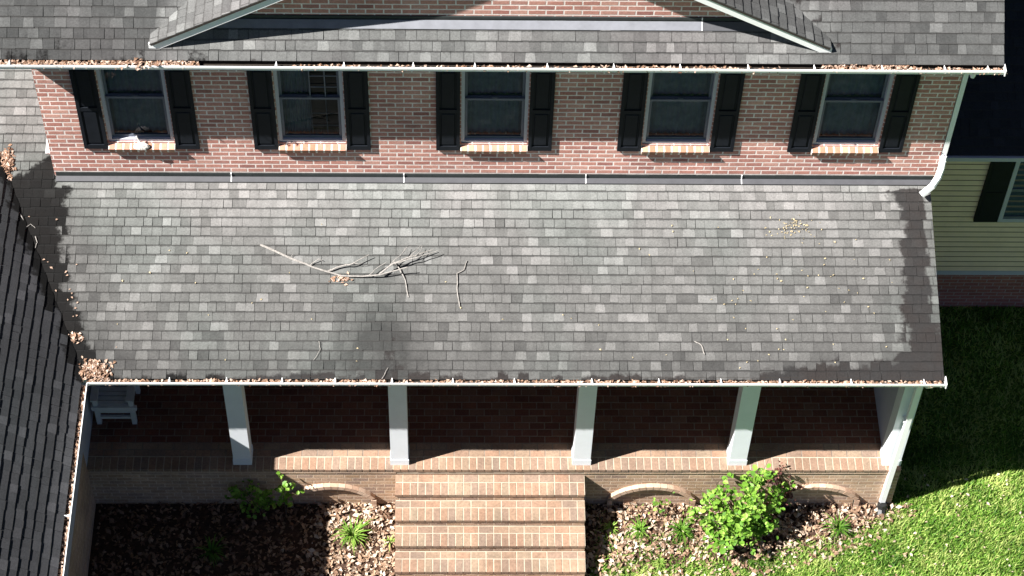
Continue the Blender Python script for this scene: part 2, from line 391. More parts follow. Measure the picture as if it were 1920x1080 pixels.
# ------------------------------------------------------------------ windows, sills, shutters
BRICK_SIDE = 'wall_brick'
def window(a, b, i):
    y = YW + .055
    f = MB(); fw = .042
    f.box(a, a + fw, YW + .018, YW + .12, WB, WT); f.box(b - fw, b, YW + .018, YW + .12, WB, WT)
    f.box(a + fw, b - fw, YW + .016, YW + .12, WB, WB + .035); f.box(a + fw, b - fw, YW + .018, YW + .12, WT - .04, WT)
    fo = f.build('window', 'trim', house, origin=((a + b) / 2, YW, WB))
    A, B, Z0, Z1 = a + fw, b - fw, WB + .035, WT - .04; zm = 4.86
    for nm, z0, z1, yy in (('lower_sash', Z0, zm + .02, y), ('upper_sash', zm - .02, Z1, y + .035)):
        s = MB(); q = .035
        s.box(A, A + q, yy, yy + .03, z0, z1); s.box(B - q, B, yy, yy + .03, z0, z1)
        s.box(A + q, B - q, yy, yy + .03, z0, z0 + .045); s.box(A + q, B - q, yy, yy + .03, z1 - .035, z1)
        if nm == 'upper_sash': s.box((A + B) / 2 - .03, (A + B) / 2 + .03, yy - .03, yy - .001, z0 + .042, z0 + .055)
        s.build('sash', 'sash', fo)
        p = MB(); p.poly([(A + q, yy + .015, z0 + .045), (B - q, yy + .015, z0 + .045), (B - q, yy + .015, z1 - .035), (A + q, yy + .015, z1 - .035)])
        p.build('glass_pane', 'glass', fo)
    c = MB(); n = 40
    lim = B if i != 1 else A + (B - A) * .48
    for k in range(n):
        x0 = A + (lim - A) * k / n; x1 = A + (lim - A) * (k + 1) / n
        y0 = y + .11 + .012 * math.sin(k * 1.3 + i); y1 = y + .11 + .012 * math.sin((k + 1) * 1.3 + i)
        c.poly([(x0, y0, Z0), (x1, y1, Z0), (x1, y1, Z1), (x0, y0, Z1)])
    c.build('curtain', 'curtain', fo)
    r = MB(); r.box(A, B, y + .2, y + .22, Z0 - .03, Z1 + .03); r.box(A - .03, A, y + .09, y + .22, Z0 - .03, Z1 + .03); r.box(B, B + .03, y + .09, y + .22, Z0 - .03, Z1 + .03)
    r.build('room_backing', 'boot', fo)
    if i == 1:
        m_ = MB(); xa = A + (B - A) * .5
        for x in (xa, (xa + B) / 2): m_.box(x, x + .014, y + .016, y + .028, Z0 + .06, Z1 - .03)
        for z in (4.33, 4.56, 5.05, 5.25): m_.box(xa + .014, B - .03, y + .018, y + .027, z, z + .012)
        m_.build('muntin', 'sash', fo); fo['label'] = 'window with a small muntin grid in its right half'
    # rowlock brick sill, sloping outwards
    s = MB(); x = a - .01; e = b + .01; w_ = (e - x) / 9
    mt = Matrix.Translation((0, YW, WB - .03)) @ Matrix.Rotation(math.radians(16), 4, 'X')
    s.box(x + .004, e - .004, -.082, .03, -.088, -.004, (.5, 0, 0), 1, mt)
    for k in range(9):
        t_ = random.random()
        s.box(x + k * w_ + .013, x + (k + 1) * w_ - .013, -.086 + random.uniform(-.002, .002), .03, -.088, .001, (t_, 0, 0), 0, mt)
    s.build('sill', ['sill_brick', 'sill_mortar'], fo, origin=((a + b) / 2, YW - .03, WB))
def shutter(x0, x1, tilt=0):
    s = MB(); z0, z1 = 3.985, 5.53; y1 = YW - .004; y0 = y1 - .030; st = .042
    s.box(x0 + st, x1 - st, y0 + .018, y1, z0 + .02, z1 - .02)
    s.box(x0, x0 + st, y0, y1, z0, z1); s.box(x1 - st, x1, y0, y1, z0, z1)
    for a, b in ((z0, z0 + .075), (4.70, 4.765), (z1 - .07, z1)): s.box(x0 + st, x1 - st, y0 + .001, y1, a, b)
    for a, b in ((z0 + .075, 4.70), (4.765, z1 - .07)):      # raised fields
        g_ = .022; X0, X1, A, B = x0 + st + g_, x1 - st - g_, a + g_, b - g_
        O_ = [(X0, y0 + .018, A), (X1, y0 + .018, A), (X1, y0 + .018, B), (X0, y0 + .018, B)]
        h = .012; I_ = [(X0 + h, y0 + .008, A + h), (X1 - h, y0 + .008, A + h), (X1 - h, y0 + .008, B - h), (X0 + h, y0 + .008, B - h)]
        for k in range(4): s.poly([O_[k], O_[(k + 1) % 4], I_[(k + 1) % 4], I_[k]])
        s.poly(I_)
    s.build('shutter', 'black', house, origin=((x0 + x1) / 2, YW, z0))
for i, (a, b) in enumerate(WINS):
    window(a, b, i); shutter(a - .315, a - .015); shutter(b + .015, b + .315)

# ------------------------------------------------------------------ main roof, gable roof
SL = math.hypot(1, .76); vS = SL                       # slope length per metre of y
mb = MB()
RY = 6.4; O = (0, 1.9, MZ(1.9)); U = (1, 0, 0); V = (0, 1, .76); vm = (RY - 1.9) * SL
def st_main(x, y):
    g_ = .15 + max(0, (2.02 - y)) * .8
    ax, ay, bx, by = 4.52, 2.12, 3.86, 2.62
    t_ = ((x - ax) * (bx - ax) + (y - ay) * (by - ay)) / ((bx - ax) ** 2 + (by - ay) ** 2)
    if -.1 < t_ < 4:
        d = abs((x - ax) * (by - ay) - (y - ay) * (bx - ax)) / math.hypot(bx - ax, by - ay)
        g_ = max(g_, .72 - d / .12)
    if x < -2.4 and y < 2.15: g_ += .12
    return g_
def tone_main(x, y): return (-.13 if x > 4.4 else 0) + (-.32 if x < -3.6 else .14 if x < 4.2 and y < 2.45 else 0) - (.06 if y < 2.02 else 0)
def tone_gl(x, y): return .16
regs = [[(-1, 0, 5.62), (1, 0, 6.44), (0, 1, vm)]]
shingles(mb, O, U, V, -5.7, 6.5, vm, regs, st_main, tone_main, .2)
deck(mb, O, U, V, [(-5.62, 0), (6.44, 0), (6.44, vm), (-5.62, vm)])
Ob = (0, RY, MZ(RY)); Vb = (0, 1, -.8)
T = [Vector((-5.62, RY, MZ(RY))), Vector((6.44, RY, MZ(RY))), Vector((6.44, RY + 4.4, MZ(RY) - 3.52)), Vector((-5.62, RY + 4.4, MZ(RY) - 3.52))]
mb.poly(T, (.5, 0, 0), 0, [(0, .5)] * 4)
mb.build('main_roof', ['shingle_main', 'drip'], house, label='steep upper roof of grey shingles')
# gable roof: two slopes, rows run along y
YR = 1.985                                            # rake front
def gable_side(sg, name):
    mb = MB(); eave = 4.03; ze = AZ - GS * eave
    O = Vector((AX + sg * eave, YR, ze)); Uv = Vector((0, 1, 0)); Vv = Vector((-sg, 0, GS)); L = eave * math.hypot(1, GS)
    # valley with the main roof: MZ(y) = z  ->  y = 1.93 + (z-6.02)/.8
    cs = math.hypot(1, GS); k1 = GS / cs             # z rise per v
    # u <= (ze + k1 v - 6.02)/.8 + 1.93 - YR
    reg = [(-1, 0, 0), (1, -k1 / .76, (ze - 6.055) / .76 + 1.905 - YR + .03)]
    shingles(mb, O, Uv, Vv, -.1, 3.8, L, [reg], None, (lambda x, y: .12) if sg < 0 else (lambda x, y: -.05), .2, edge=.009)  # light put into the tone: raised on the sunny slope, lowered on the shaded one
    c = (ze - 6.055) / .76 + 1.905 - YR + .03
    deck(mb, O, Uv, Vv, [(0, 0), (max(c, .02), 0), (c + L * k1 / .76, L), (0, L)], .03)
    mb.build('gable_roof', ['shingle_main', 'drip'], house, label=name)
    f = MB(); # rake fascia board and soffit
    n = 1
    xa, xb = AX + sg * (eave + .02), AX
    za, zb_ = gz(xa), AZ
    hgt = .155
    f.poly([(xa, YR + .02, za - hgt), (xb, YR + .02, zb_ - hgt), (xb, YR + .02, zb_ - .005), (xa, YR + .02, za - .005)])
    f.poly([(xa, YR + .02, za - hgt), (xb, YR + .02, zb_ - hgt), (xb, YR + .05, zb_ - hgt), (xa, YR + .05, za - hgt)])
    f.poly([(xa, YR + .02, za - .005), (xb, YR + .02, zb_ - .005), (xb, YR + .05, zb_ - .005), (xa, YR + .05, za - .005)])
    f.poly([(xa, YR + .02, za - hgt), (xa, YR + .05, za - hgt), (xa, YR + .05, za - .005), (xa, YR + .02, za - .005)])
    f.poly([(xa - sg * .1, YR + .05, za - .09), (xb, YR + .05, zb_ - .15), (xb, YW, zb_ - .15), (xa - sg * .1, YW, za - .09)])
    f.build('rake_board', 'white', house)
gable_side(-1, 'left slope of the front gable roof, pale in the sun'); gable_side(1, 'right slope of the front gable roof, dark in shade')
# flashing at the gable foot and above the porch roof
def flashing(x0, x1, yw, zf, pitch, apron, up, mats, seams, nm):
    zr = zf(yw)
    m1 = MB(); m1.box(x0, x1, yw - .014, yw - .001, zr + .01, zr + up)
    xs_ = x0
    while xs_ < x1:                                    # irregular lapped top edge
        e = min(x1, xs_ + random.uniform(.2, .7)); m1.box(xs_, e - .002, yw - .0165, yw - .0145, zr + .01, zr + up + random.uniform(-.012, .014)); xs_ = e
    o = m1.build('wall_flashing', mats[0], house)
    m2 = MB(); N = Vector((0, -pitch, 1)).normalized()
    def P(x, y, h): return Vector((x, y, zf(y))) + N * h
    ed = [x0] + sorted(seams) + [x1]
    for a, b in zip(ed[:-1], ed[1:]):
        h = .020
        m2.poly([P(a, yw - apron, h), P(b - .004, yw - apron, h), P(b - .004, yw - .015, h), P(a, yw - .015, h)], (.5, 0, 0), 1 if (mats[2] and a < mats[3]) else 0)
        m2.poly([P(a, yw - apron, 0), P(b, yw - apron, 0), P(b, yw - apron, h), P(a, yw - apron, h)])
    m2.build('apron_flashing', [mats[1], 'flash_pale'], o)
    for x in seams:
        m3 = MB(); m3.box(x - .006, x + .006, yw - .03, yw - .012, zr + .03, zr + up + .01); m3.poly([P(x - .006, yw - apron, .023), P(x + .006, yw - apron, .023), P(x + .006, yw - .015, .023), P(x - .006, yw - .015, .023)])
        m3.build('seam_sealant', 'white', o)
flashing(XL + .02, XR - .03, YW, RZ, PP, .085, .075, ('flash_dark', 'flash', False, 0), [-2.99, -.77, 1.58, 3.6], 'x')
flashing(-3.1, 3.7, YW, MZ, .76, .10, .055, ('flash_dark', 'flash', True, .9), [2.82], 'x')

# ------------------------------------------------------------------ porch roof
mb = MB()
y0 = -.30; O = (0, y0, RZ(y0)); V = (0, 1, PP); S3 = math.hypot(1, PP)
vv = lambda y: (y - y0) * S3
# valley line with the wing roof:  wing z = 2.62 + .72(-4.75-x);  x_v(y) = -4.75 - (RZ(y)-2.62)/.72
xv = lambda y: -4.75 - (RZ(y) - 2.62) / .72
# -u <= -xv  ->  -u + ... linear in v
kx = PP / .72 / S3; x0v = xv(y0)
A = [(-1, -kx, -x0v + .02), (1, 0, 6.057), (0, 1, vv(2.215))]
B = [(-1, -kx, -x0v + .02), (1, 0, XL - .003), (0, -1, -vv(2.2155)), (0, 1, vv(6.5))]
def interp(tab, q):
    for (a, va), (b, vb) in zip(tab[:-1], tab[1:]):
        if a <= q <= b: return va + (vb - va) * (q - a) / (b - a)
    return tab[0][1] if q < tab[0][0] else tab[-1][1]
LB = [(-.3, -4.40), (-.1, -4.52), (.17, -4.70), (.45, -4.86), (.7, -4.95), (1.45, -5.10), (2.2, -5.09)]
RB = [(-.3, 4.9), (-.16, 5.42), (0, 5.55), (.3, 5.60), (.75, 5.52), (1.0, 5.6), (1.5, 5.60), (1.9, 5.62), (2.05, 5.50), (2.3, 5.48)]
def st_porch(x, y):
    g_ = .1 + .26 * math.exp(-((x + 1.0) / .42) ** 2 - ((y - .08) / .55) ** 2) + .14 * math.exp(-((y + .22) / .12) ** 2)
    if y > 2.2: return .5 + (2.62 + (x + 5.28) * .63 - y) / .3 if x < XL else .1
    g_ = max(g_, .5 + (interp(LB, y) - x) / .4)
    r = .5 + (x - interp(RB, y)) / .4
    if x > 5.93 and y > .55: r = min(r, .5 - (x - 5.955) / .12)
    if x > 5.93 and y > .2: r = min(r, .62)
    g_ = max(g_, r)
    if x > 3.2: g_ = max(g_, .5 + (-.175 + min(.1, (x - 4.1) * .15) - y) / .3)
    g_ = max(g_, .5 + (-.285 - y) / .12)
    return g_
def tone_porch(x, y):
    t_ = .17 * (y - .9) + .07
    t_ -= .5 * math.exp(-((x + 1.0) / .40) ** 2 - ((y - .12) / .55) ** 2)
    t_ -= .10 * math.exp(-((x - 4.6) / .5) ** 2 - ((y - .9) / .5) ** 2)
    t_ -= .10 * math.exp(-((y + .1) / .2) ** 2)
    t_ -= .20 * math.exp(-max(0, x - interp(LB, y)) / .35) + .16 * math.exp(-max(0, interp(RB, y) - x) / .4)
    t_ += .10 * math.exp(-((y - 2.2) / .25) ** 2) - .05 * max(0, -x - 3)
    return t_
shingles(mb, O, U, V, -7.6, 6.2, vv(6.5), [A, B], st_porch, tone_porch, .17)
N3 = Vector((0, -PP, 1)).normalized()
deck(mb, O, U, V, [(x0v, 0), (6.05, 0), (6.05, vv(2.3)), (xv(2.3), vv(2.3))])
deck(mb, O, U, V, [(xv(2.3), vv(2.3)), (XL - .002, vv(2.3)), (XL - .002, vv(6.5)), (xv(6.5), vv(6.5))])
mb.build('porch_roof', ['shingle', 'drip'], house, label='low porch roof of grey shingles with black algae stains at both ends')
# rake trim and end gable of the porch roof
mb = MB()
mb.poly([(6.058, y0, RZ(y0) - .16), (6.058, YW, RZ(YW) - .16), (6.058, YW, RZ(YW) - .002), (6.058, y0, RZ(y0) - .002)])
mb.poly([(6.03, y0, RZ(y0) - .16), (6.03, y0, RZ(y0) - .04), (6.03, YW, RZ(YW) - .04), (6.03, YW, RZ(YW) - .16)])
mb.poly([(6.03, y0, RZ(y0) - .16), (6.03, YW, RZ(YW) - .16), (6.058, YW, RZ(YW) - .16), (6.058, y0, RZ(y0) - .16)])
mb.build('rake_board', 'white', house)

# wing roof: slope facing +x
mb = MB(); WS = math.hypot(1, .72)
O = Vector((-4.755, 0, 2.62 + .72 * .005)); Uw = Vector((0, 1, 0)); Vw = Vector((-1, 0, .72)); Lw = 5.2 * WS
# z on wing = 2.6236 + .72/WS * v ; valley: y <= (z-2.6907)/PP
kz = .72 / WS
reg = [(-1, 0, 9.0), (1, -kz / PP, (2.6236 - RZ(0)) / PP - .015)]
def tone_wing(x, y): return .05 * math.sin(y * 3) + (.25 if x > -4.87 and y < .0 else 0)
def st_wing(x, y):
    d = (xv(y) - x) if y > -.4 else 1
    return .5 + (.13 - d) / .5
shingles(mb, O, Uw, Vw, -9.05, 16, Lw, [reg], st_wing, tone_wing, .12, edge=.012)
c = (2.6236 - RZ(0)) / PP
deck(mb, O, Uw, Vw, [(-9, 0), (c, 0), (c + kz / PP * Lw, Lw), (-9, Lw)])
mb.poly([(-4.755 - 5.2, -9, 2.6236 + 3.744), (-4.755 - 5.2, 12, 2.6236 + 3.744), (-15, 12, 2.7), (-15, -9, 2.7)], (.3, 0, 0), 0, [(0, .5)] * 4)
mb.build('wing_roof', ['shingle_shade_tone', 'drip'], house, label='dark shaded roof slope of the front wing, its shingle courses running down the picture')
# wing walls
mb = MB(); mb.box(-14.6, -5.055, -8.6, .0, GZ, .42)
mb.build('wing_foundation', 'base_brick', house)
mb = MB(); z = .42
mb.box(-5.3, -5.063, .002, YW, 0, .42)
while z < 2.5:
    zz = min(z + .115, 2.55)
    mb.poly([(-5.058, -8.6, z), (-5.058, YW, z), (-5.072, YW, zz), (-5.072, -8.6, zz)]); mb.poly([(-5.072, -8.6, z), (-5.072, YW, z), (-5.058, YW, z), (-5.058, -8.6, z)]); z += .115
mb.poly([(-14.6, -8.6, -.02), (-5.07, -8.6, -.02), (-5.07, -8.6, 2.55), (-14.6, -8.6, 2.55)])
mb.build('wing_siding', 'trim', house, label='white lap siding of the front wing under its gutter')
mb = MB(); mb.box(-5.07, -4.80, -8.9, -.4, 2.50, 2.515); mb.box(-4.805, -4.795, -8.9, -.39, 2.49, 2.61)
mb.build('wing_soffit', 'white', house)

# ------------------------------------------------------------------ gutters
def gutter(name, path, inward, z0, h=.085, wd=.125, brackets=(), wedge=True, label=None):
    """K-style gutter; path = two lip points (x,y); inward = unit vector to the house"""
    (ax, ay), (bx, by) = path; ix, iy = inward
    L = math.hypot(bx - ax, by - ay); n = max(1, int(L / 1.3)); mb = MB()
    prof = [(.022, 0), (.022, .015), (.010, .035), (.0, .055), (0, h), (.010, h), (.013, h - .012), (.016, .06), (.035, .012), (wd - .008, .012), (wd - .008, h - .02), (wd, h - .02), (wd, 0)]
    def P(x, y, d, q): return (x + ix * d, y + iy * d, z0 + q)
    m = len(prof)
    for i in range(m):
        (d0, q0), (d1, q1) = prof[i], prof[(i + 1) % m]
        mb.poly([P(ax, ay, d0, q0), P(bx, by, d0, q0), P(bx, by, d1, q1), P(ax, ay, d1, q1)], mi=1 if 6 <= i <= 10 else 0)
    o = mb.build(name, ['white', 'gutter_dirt'], house, origin=(ax, ay, z0), label=label)
    tx, ty = (bx - ax) / L, (by - ay) / L
    first = None
    for s_ in brackets:
        if first is None:
            k = MB(); w_ = .012
            c0 = (ax, ay)
            def Q(s2, d, q): return (ax + tx * s2 + ix * d, ay + ty * s2 + iy * d, z0 + q)
            k.poly([Q(-w_ * .6, .002, h + .006), Q(w_ * .6, .002, h + .006), Q(w_ * .35, .078, h + .012), Q(-w_ * .35, .078, h + .012)])
            k.poly([Q(-w_ * 1.2, .0, h + .008), Q(w_ * 1.2, .0, h + .008), Q(w_ * .8, .045, h + .012), Q(-w_ * .8, .045, h + .012)])
            for sg in (-1, 1): k.poly([Q(sg * w_ * .6, .002, h + .006), Q(sg * w_ * .35, .078, h + .012), Q(sg * w_ * .35, .078, h - .012), Q(sg * w_ * .6, .002, h - .012)])
            b_ = k.build('gutter_hanger', 'white', o, origin=(ax, ay, z0)); first = b_
        else:
            b_ = first.copy(); sc.collection.objects.link(b_); b_.parent = o
        b_.location = (tx * s_, ty * s_, 0)
    return o
def debris(name, path, inward, z, segs, mat, label, wd=.11, dens=1.):
    mb = MB(); (ax, ay), (bx, by) = path; L = math.hypot(bx - ax, by - ay); tx, ty = (bx - ax) / L, (by - ay) / L
    for (s0, s1, f) in segs:
        for i in range(int((s1 - s0) * 150 * f * dens)):
            s_ = random.uniform(s0, s1); hv = f > 1.5; d = random.uniform(.016, .10 if hv else .075)
            leaf(mb, Vector((ax + tx * s_ + inward[0] * d, ay + ty * s_ + inward[1] * d, z + (random.uniform(-.02, .02) if hv else random.uniform(-.04, -.004)))), random.uniform(.014, .028), .9, random.random() ** .8)
    return tag(mb.build(name, mat, origin=(ax, ay, z)), label, 'leaf litter', None, 'stuff')
def leaf(mb, c, r, flat, tone, elong=1.5, nrm=None):
    """small curled leaf of four faces"""
    n = Vector((random.gauss(0, 1), random.gauss(0, 1), flat * 2.2)).normalized() if nrm is None else nrm
    a = n.orthogonal().normalized(); a.rotate(Matrix.Rotation(random.uniform(0, 6.28), 3, n)); b = n.cross(a)
    cu = random.uniform(.1, .55) * r
    tip, base = c + a * r * elong - n * cu, c - a * r * elong * .8 - n * cu * .6
    l1, l2 = c + b * r * .75 + n * cu * .9 + a * r * .2, c - b * r * .75 + n * cu * .7 - a * r * .1
    col = (tone, 0, 0)
    mb.poly([base, l1, c + a * .3 * r], col); mb.poly([l1, tip, c + a * .3 * r], col); mb.poly([tip, l2, c + a * .3 * r], col); mb.poly([l2, base, c + a * .3 * r], col)
hb = [x - XG0 for x in (-3.66, -2.95, -2.26, -1.6, -.89, -.13, .64, 1.61, 2.45, 3.23, 3.97, 4.87, 5.79)]
pg = gutter('porch_gutter', ((XG0, YG), (XG1, YG)), (0, 1), HG, brackets=hb, label='white gutter along the front of the porch roof')
mg = gutter('main_gutter', ((-5.64, YM), (6.45, YM)), (0, 1), HM, brackets=[x + 5.64 for x in (-5.37, -2.23, -1.43, -.61, .12, .98, 1.77, 2.56, 3.37, 4.16, 4.97, 5.72, 6.24)], label='white gutter along the upper roof')
wg = gutter('wing_gutter', ((XWG, -8.9), (XWG, YG)), (-1, 0), HG, brackets=[1.5, 3.2, 4.9, 6.6], label='white gutter running away from the porch along the front wing')
for x, y, z in ((6.45, YM, HM), (XG1, YG, HG)):
    m_ = MB(); m_.box(x - .006, x + .006, y - .004, y + .125, z - .003, z + .09); m_.build('end_cap', 'white', pg if y == YG else mg)
debris('gutter_debris', ((XG0, YG), (XG1, YG)), (0, 1), HG + .065, [(0, .5, 1.2), (.5, 1.0, .8), (1.1, 2.9, 1.1), (2.9, 3.7, 1.3), (3.75, 4.4, .45), (4.4, 6.5, 1.), (6.5, 9.2, .8), (9.2, 10.7, .9)], 'litter_orange', 'dry leaf bits filling the porch gutter')
debris('gutter_debris', ((-5.64, YM), (6.45, YM)), (0, 1), HM + .065, [(0, 2.5, 2.2), (3.6, 5.0, .5), (5.0, 9.5, .35), (7.3, 8.8, .5), (9.9, 11.0, 1.7), (11., 12.1, 1.0)], 'litter_orange', 'dry leaf bits lying in the upper gutter')
debris('gutter_debris', ((XWG, -8.9), (XWG, YG)), (-1, 0), HG + .065, [(5.0, 8.5, 1.2)], 'litter_orange', 'dry leaf bits in the gutter of the front wing')

# soffits under the main eave
mb = MB(); mb.box(-5.6, 6.42, YM + .128, YW - .001, HM - .02, HM); mb.box(-5.62, 6.44, YM + .126, YM + .14, HM - .02, HM + .10)
mb.box(-5.62, -5.6, YM + .14, 9, HM - .02, HM + .05)
mb.build('soffit', 'soffit', house)
# porch ceiling, beam
mb = MB(); mb.box(-5.05, 6.03, YG + .13, YW - .002, 2.46, 2.48); mb.box(-5.05, 6.03, YG + .127, YG + .14, 2.45, 2.60)
mb.box(-5.0, 5.98, .085, .31, 2.24, 2.459)
mb.build('porch_beam', 'post_white', house)
# back wall of the porch
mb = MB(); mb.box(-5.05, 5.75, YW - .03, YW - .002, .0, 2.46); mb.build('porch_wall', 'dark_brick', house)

# ------------------------------------------------------------------ posts
def post(xc, w_=.235):
    y0_, y1_ = .078, .078 + .235; h_ = w_ / 2
    mb = MB(); mb.box(xc - h_, xc + h_, y0_, y1_, .12, 2.24); o = mb.build('porch_post', 'post_white', house, origin=(xc, y0_, 0))
    b = MB(); b.box(xc - h_ - .009, xc + h_ + .009, y0_ - .009, y1_ + .009, .0, .12); b.build('plinth', 'post_white', o)
    b = MB(); b.box(xc - h_ - .014, xc + h_ + .014, y0_ - .014, y1_ + .014, 2.14, 2.235); b.build('capital', 'post_white', o)
for x in (-2.969, -.848, 1.618, 3.739): post(x)
post(5.845)
# closed right end of the porch: lap siding
mb = MB(); z = 0.
while z < 2.45:
    zz = min(z + .11, 2.46); mb.poly([(5.748, .33, z), (5.748, YW, z), (5.764, YW, zz), (5.764, .33, zz)]); mb.poly([(5.764, .33, z), (5.764, YW, z), (5.748, YW, z), (5.748, .33, z)]); z += .11
mb.poly([(5.93, .32, 0), (5.93, YW, 0), (5.93, YW, 2.46), (5.93, .32, 2.46)]); mb.poly([(5.75, .325, 0), (5.93, .325, 0), (5.93, .325, 2.46), (5.75, .325, 2.46)])
mb.build('end_siding', 'trim', house, label='white lap siding closing the right end of the porch')

# ------------------------------------------------------------------ porch floor and foundation
FX0, FX1 = -5.06, 5.975; SX_A, SX_B = -.90, 1.66
mb = MB()
mb.box(FX0, FX1, .004, YW, -.12, -.004, mi=1)
brick_row(mb, FX0, FX1, -.006, .205, .0, .1032, bm=0)
mb.box(FX0, SX_A, -.001, .03, -.105, -.062, (.5, 0, 0), 2); mb.box(SX_B, FX1, -.001, .03, -.105, -.062, (.5, 0, 0), 2)
mb.build('porch_floor_edge', ['paver', 'mortar', 'base_brick'], house, label='edge course of upright laid tan bricks along the porch floor')
mb = MB(); mb.box(FX0, FX1, .21, YW - .03, -.08, -.002, mi=1)
y = .208; r = 0
while y < YW - .05:
    brick_row(mb, FX0, FX1, y, y + .1115, .001, .2065, phase=.103 * (r % 2), bm=0 if r > 1 else 2); y += .1115; r += 1
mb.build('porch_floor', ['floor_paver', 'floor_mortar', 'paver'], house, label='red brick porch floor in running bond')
mb = MB(); mb.box(FX0, FX1, .012, .3, GZ - .1, -.055); mb.box(FX1 - .25, FX1, .3, YW, GZ - .1, -.055); mb.box(XR - .2, XR, YW, YW + .2, GZ - .1, .0)
mb.build('foundation_wall', 'base_brick', house, label='brown brick foundation under the porch floor')
# blind arches on the foundation
def arch(x0, x1, zc=-.44, zs=-.72, jamb=True):
    cx = (x0 + x1) / 2; a = (x1 - x0) / 2; rise = zc - zs; R_ = (a * a + rise * rise) / (2 * rise); cz = zc - R_; th = math.asin(a / R_)
    mb = MB(); n = max(9, int(2 * th * R_ / .085)); yf = -.05
    def ring(t0, t1, r0, r1, col, yy):
        p = [(cx + r * math.sin(t), cz + r * math.cos(t)) for r, t in ((r0, t0), (r1, t0), (r1, t1), (r0, t1))]
        F = [(x, yy, z) for x, z in p]; B = [(x, .013, z) for x, z in p]
        mb.poly(F, col); 
        for i in range(4): mb.poly([F[i], B[i], B[(i + 1) % 4], F[(i + 1) % 4]], col)
    for k in range(n):
        t0 = -th + 2 * th * k / n; t1 = -th + 2 * th * (k + 1) / n
        ring(t0 + .004 / R_, t1 - .004 / R_, R_, R_ + .07, (random.uniform(.4, 1), 0, 0), yf + random.uniform(-.002, .002))
    for k in range(n):
        t0 = -th + 2 * th * k / n; t1 = -th + 2 * th * (k + 1) / n
        p = [(cx + r * math.sin(t), cz + r * math.cos(t)) for r, t in ((R_ + .004, t0), (R_ + .066, t0), (R_ + .066, t1), (R_ + .004, t1))]
        mb.poly([(x, yf + .006, z) for x, z in p], (.5, 0, 0), 1)
        q = [(x, yf + .006, z) for x, z in (p[1], p[2])]; mb.poly([q[0], q[1], (q[1][0], .013, q[1][2]), (q[0][0], .013, q[0][2])], (.5, 0, 0), 1)
    for s_, xx in ((-1, x0), (1, x1)):
        z = GZ + .01
        while z < zs - .03:
            mb.box(min(xx, xx + s_ * .07), max(xx, xx + s_ * .07), yf, .013, z, min(z + .068, zs - .01), (random.random(), 0, 0)); z += .0795
        mb.box(min(xx, xx + s_ * .066) , max(xx, xx + s_ * .066), yf + .006, .013, GZ, zs - .015, (.5, 0, 0), 1)
    mb.build('blind_arch', ['arch_brick', 'mortar'], house, origin=(cx, .0, GZ))
arch(-2.33, -1.25); arch(2.08, 3.16); arch(4.36, 5.44)

# ------------------------------------------------------------------ brick steps
SX0, SX1 = -.905, 1.668; D, RR = .3075, .1542
steps = MB()
for k in range(1, 6):
    z = -k * RR; yb = .03 if k == 1 else -(k - 1) * D; yf = -k * D
    steps.box(SX0 + .012, SX1 - .012, yf + .014, .03, z - RR if k < 5 else GZ, z - .058, mi=2)          # riser body
    steps.box(SX0 + .004, SX1 - .004, yf + .004, yb + .012, z - .058, z - .004, mi=1)                       # mortar bed
    brick_row(steps, SX0, SX1, yf, yf + .205, z, .1029)
    brick_row(steps, SX0, SX1, yf + .205, yb + .012, z, .2058, phase=.103 * (k % 2))
steps.build('front_steps', ['paver', 'mortar', 'base_brick'], house, label='five wide tan brick steps with pale mortar up to the porch')

# ------------------------------------------------------------------ downspouts
def pipe(pts, w_=.043, parent=house, name='downspout', label=None):
    mb = MB(); mb.tube(pts, w_ * 1.25, 4, sq=True)
    return mb.build(name, 'white', parent, label=label)
d = pipe([(5.9, -.30, 2.50), (5.9, -.26, 2.42), (5.88, -.04, 2.24), (5.875, -.004, 2.16), (5.835, -.012, -.78), (5.83, -.03, -.84)], .04, label='white downspout in front of the right end post')
mb = MB(); mb.tube([(5.829, -.06, -.79), (5.827, -.085, -.87), (5.82, -.16, -.92)], [.065, .068, .07], 8); mb.build('downspout_boot', 'boot', d)
for q in ((5.80, 5.90, -.035, .03, -.42, -.40), (5.80, 5.92, -.03, .07, 1.2, 1.22)):
    mb = MB(); mb.box(*q); mb.build('strap', 'white', d)
d = pipe([(6.165, 2.40, 5.9), (6.165, 2.36, 5.7), (6.16, 2.34, 3.95), (6.16, 2.28, 3.82)], .036, label='grey white downspout down the right corner of the upper wall')
mb = MB(); mb.tube([(6.155, 2.31, 3.88), (6.15, 2.25, 3.74), (6.12, 2.18, 3.63), (6.04, 2.08, 3.555), (5.90, 2.0, 3.47)], [.046] * 5, 8); mb.build('elbow', 'white', d, smooth=True)
mb = MB(); mb.tube([(6.10, 1.90, 5.93), (6.10, 1.90, 5.86), (6.12, 2.0, 5.80), (6.16, 2.36, 5.72)], .034, 6); mb.build('offset', 'white', d)
d = pipe([(-5.31, 3.1, 5.8), (-5.31, 3.1, 4.1), (-5.31, 3.04, 3.98)], .036, label='white downspout at the left corner of the upper wall')
mb = MB(); mb.tube([(-5.31, 3.08, 4.02), (-5.315, 2.95, 3.86), (-5.325, 2.62, 3.70), (-5.33, 2.48, 3.64)], [.03, .034, .036, .036], 8); mb.build('elbow', 'white', d, smooth=True)

